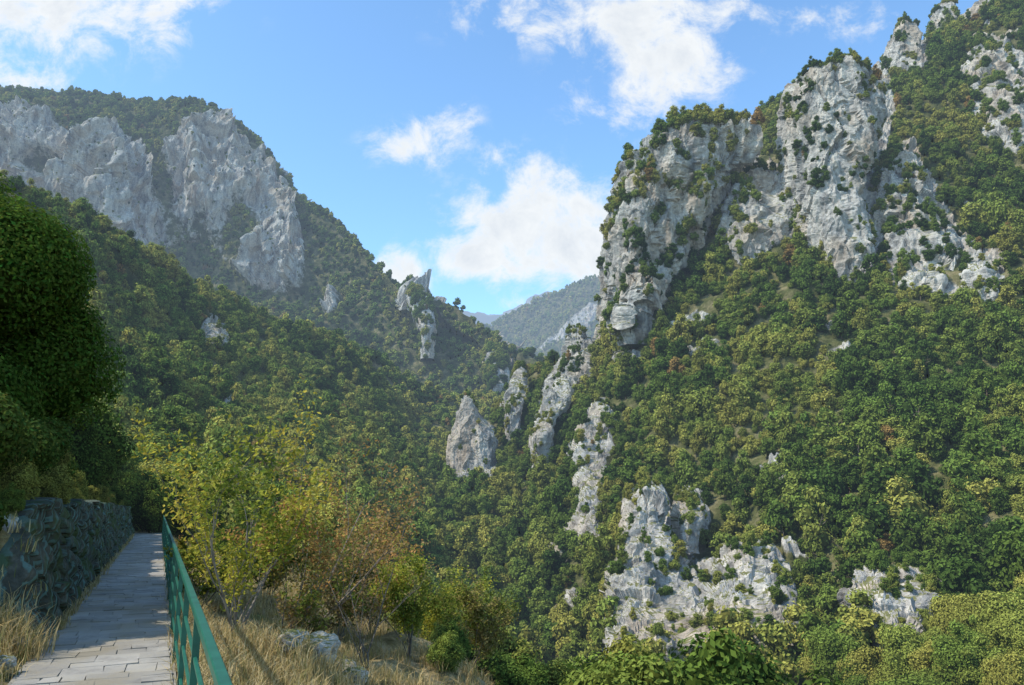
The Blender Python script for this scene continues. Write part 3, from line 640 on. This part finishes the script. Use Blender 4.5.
for i,(a,b,s) in enumerate([(8.8,-1.75,.3),(9.5,-1.6,.24),(9.1,-2.2,.36),(10.,-2.0,.3),(8.3,-2.0,.3),(10.6,-1.35,.16),(10.9,-1.9,.3),(9.6,-1.3,.12)]):
    boulder('boulder',gpt(a,b)+np.array([0,0,.1]),(s,s*.8,s*.6),40+i)
# forest on the near hillside
rs=R_(321); n=5200
a=rs.uniform(9,120,n); b=rs.uniform(-55,80,n); ok=(b>4.5)|(b<-2.6); ok&=~((a<17)&(b<0)); a=a[ok];b=b[ok]
i=np.clip(np.searchsorted(aa,a),0,len(aa)-1); j=np.clip(np.searchsorted(bb,b),0,len(bb)-1)
P=np.stack([a*DA[0]+b*DB[0],a*DA[1]+b*DB[1],ZN[i,j]],1); ui=thin(P*np.array([1,1,0]),2.5,.3); P=P[ui];a=a[ui];b=b[ui]
sc=rs.uniform(.45,.95,len(P)); px,py,dd=proj(P)
lim=np.interp(px,[-100,90,130,200,300,400,520,650,800,1024],[300,330,430,520,575,600,645,658,660,630])
hmax=np.maximum((py-lim)*dd/F,0.3); sc=np.minimum(sc,hmax/5.2)
ok=(sc>.16)&(px>-80)&(px<1100)&(dd>9)&~((dd<20)&(px<330)); P=P[ok];sc=sc[ok];dd=dd[ok]; b=b[ok]
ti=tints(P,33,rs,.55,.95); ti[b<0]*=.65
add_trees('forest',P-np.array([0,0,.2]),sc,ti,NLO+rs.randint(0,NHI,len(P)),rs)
a=rs.uniform(11.6,47,150); b=-1.75-rs.rand(150)**1.5*1.2; P=np.array([gpt(x,y) for x,y in zip(a,b)]); add_trees('wall_top_scrub',P-np.array([0,0,.12]),rs.uniform(.06,.17,150),tints(P,34,rs,.5,.75),NLO+rs.randint(0,NHI,150),rs)
P=np.array([gpt(49.5,-.3),gpt(51,1.2),gpt(50,-2.),gpt(54,0.),gpt(53,2.8)]); add_trees('path_end_shrubs',P-np.array([0,0,.3]),np.array([.5,.55,.7,.8,.6]),np.array([MD*.55]*5),NLO+np.arange(5)%NHI,rs)
# ------------------------------------------------------------------ light & sky
SEL,SAZ=math.radians(49),math.radians(-111)
sd=bpy.data.lights.new('sun','SUN'); sd.energy=5.0; sd.angle=math.radians(.53); sd.color=(1,.945,.84)
so=bpy.data.objects.new('sun',sd); COL.objects.link(so)
sv=Vector((math.sin(SAZ)*math.cos(SEL),math.cos(SAZ)*math.cos(SEL),math.sin(SEL))); so.rotation_euler=sv.to_track_quat('Z','Y').to_euler(); so.location=(0,0,50)
w=bpy.data.worlds.new('World'); bpy.context.scene.world=w; w.use_nodes=True; nt=w.node_tree; nt.nodes.clear()
sky=N(nt,'ShaderNodeTexSky',sky_type='NISHITA'); sky.sun_disc=False; sky.sun_elevation=SEL; sky.sun_rotation=SAZ%(2*math.pi); sky.altitude=300; sky.air_density=1.0; sky.dust_density=.6; sky.ozone_density=1.3
tc=N(nt,'ShaderNodeTexCoord'); sx=N(nt,'ShaderNodeSeparateXYZ'); L(nt,tc.outputs['Generated'],sx.inputs[0])
def M(op,a,b=None,c=None,clamp=False):
    n=N(nt,'ShaderNodeMath',operation=op); n.use_clamp=clamp
    for i,v in enumerate((a,b,c)):
        if v is None: continue
        if isinstance(v,bpy.types.NodeSocket): L(nt,v,n.inputs[i])
        else: n.inputs[i].default_value=v
    return n.outputs[0]
ym=M('MAXIMUM',sx.outputs[1],.02); U=M('DIVIDE',sx.outputs[0],ym); W=M('DIVIDE',sx.outputs[2],ym)
cv=N(nt,'ShaderNodeCombineXYZ'); L(nt,U,cv.inputs[0]); L(nt,W,cv.inputs[1])
def uw(px,py):
    p=S(px,py,1.0); return p[0]/p[1],(p[2]-EYE)/p[1]
clouds=[(55,2,120,48,1.3),(15,82,45,12,.8),(165,10,30,30,.35),(520,18,70,26,.75),(665,58,62,46,1.15),(640,12,60,30,.85),(735,10,40,16,.6),(850,20,70,18,.55),
 (415,145,42,20,.9),(450,120,25,18,.85),(510,215,25,12,.75),(545,225,88,42,1.35),(480,255,42,22,1.1),(580,250,50,40,1.3),(525,178,22,26,.9),(495,160,14,14,.8),(398,272,28,22,1.15),(445,262,12,10,.7),(610,100,50,40,.5),(525,302,40,8,.4)]
tot=None
for cx,cy,rx,ry,k in clouds:
    u0,w0=uw(cx,cy); u1,_=uw(cx+rx,cy); _,w1=uw(cx,cy-ry); ru,rw=u1-u0,w1-w0
    du=M('MULTIPLY',M('SUBTRACT',U,u0),1/ru); dw=M('MULTIPLY',M('SUBTRACT',W,w0),1/rw)
    s=M('MULTIPLY_ADD',du,du,M('MULTIPLY',dw,dw)); e=M('MULTIPLY',M('EXPONENT',M('MULTIPLY',s,-1.0)),k)
    tot=e if tot is None else M('ADD',tot,e)
tot=M('MINIMUM',tot,1.3)
n1=noise(nt,cv.outputs[0],13,8,.66,.3); n2=noise(nt,cv.outputs[0],22,4,.6,.2)
fac=M('ADD',tot,M('MULTIPLY',M('SUBTRACT',n1,.5),3.6)); 
front=M('GREATER_THAN',sx.outputs[1],.05)
al=N(nt,'ShaderNodeMapRange',interpolation_type='SMOOTHSTEP'); L(nt,fac,al.inputs[0]); al.inputs[1].default_value=.15; al.inputs[2].default_value=1.25
present=N(nt,'ShaderNodeMapRange'); L(nt,tot,present.inputs[0]); present.inputs[1].default_value=.03; present.inputs[2].default_value=.3
alpha=M('MULTIPLY',M('MULTIPLY',al.outputs[0],present.outputs[0]),front)
shd=N(nt,'ShaderNodeMapRange'); L(nt,M('ADD',fac,M('MULTIPLY',M('SUBTRACT',n2,.5),-1.6)),shd.inputs[0]); shd.inputs[1].default_value=.9; shd.inputs[2].default_value=2.3; shd.inputs[3].default_value=0; shd.inputs[4].default_value=1
cc=mixc(nt,shd.outputs[0],(6.3,6.5,6.6),(4.7,5.1,5.6))
skc=mixc(nt,1.0,sky.outputs[0],(1.55,1.95,2.1),'MULTIPLY')
mixed=mixc(nt,M('MULTIPLY',alpha,.97),skc,cc)
bgn=N(nt,'ShaderNodeBackground',i_Strength=.15); L(nt,mixed,bgn.inputs[0]); wo=N(nt,'ShaderNodeOutputWorld'); L(nt,bgn.outputs[0],wo.inputs[0])
w.cycles.sampling_method='MANUAL'; w.cycles.sample_map_resolution=512
# ------------------------------------------------------------------ camera
cam=bpy.data.cameras.new('camera'); cam.sensor_width=36; cam.lens=F/1024*36; cam.clip_end=30000; cam.clip_start=.05
co=bpy.data.objects.new('camera',cam); COL.objects.link(co); co.location=(0,0,EYE); co.rotation_euler=(math.radians(90)+PIT,0,0); bpy.context.scene.camera=co
vs=bpy.context.scene.view_settings; vs.view_transform='Standard'; vs.look='None'; vs.exposure=0; vs.gamma=1
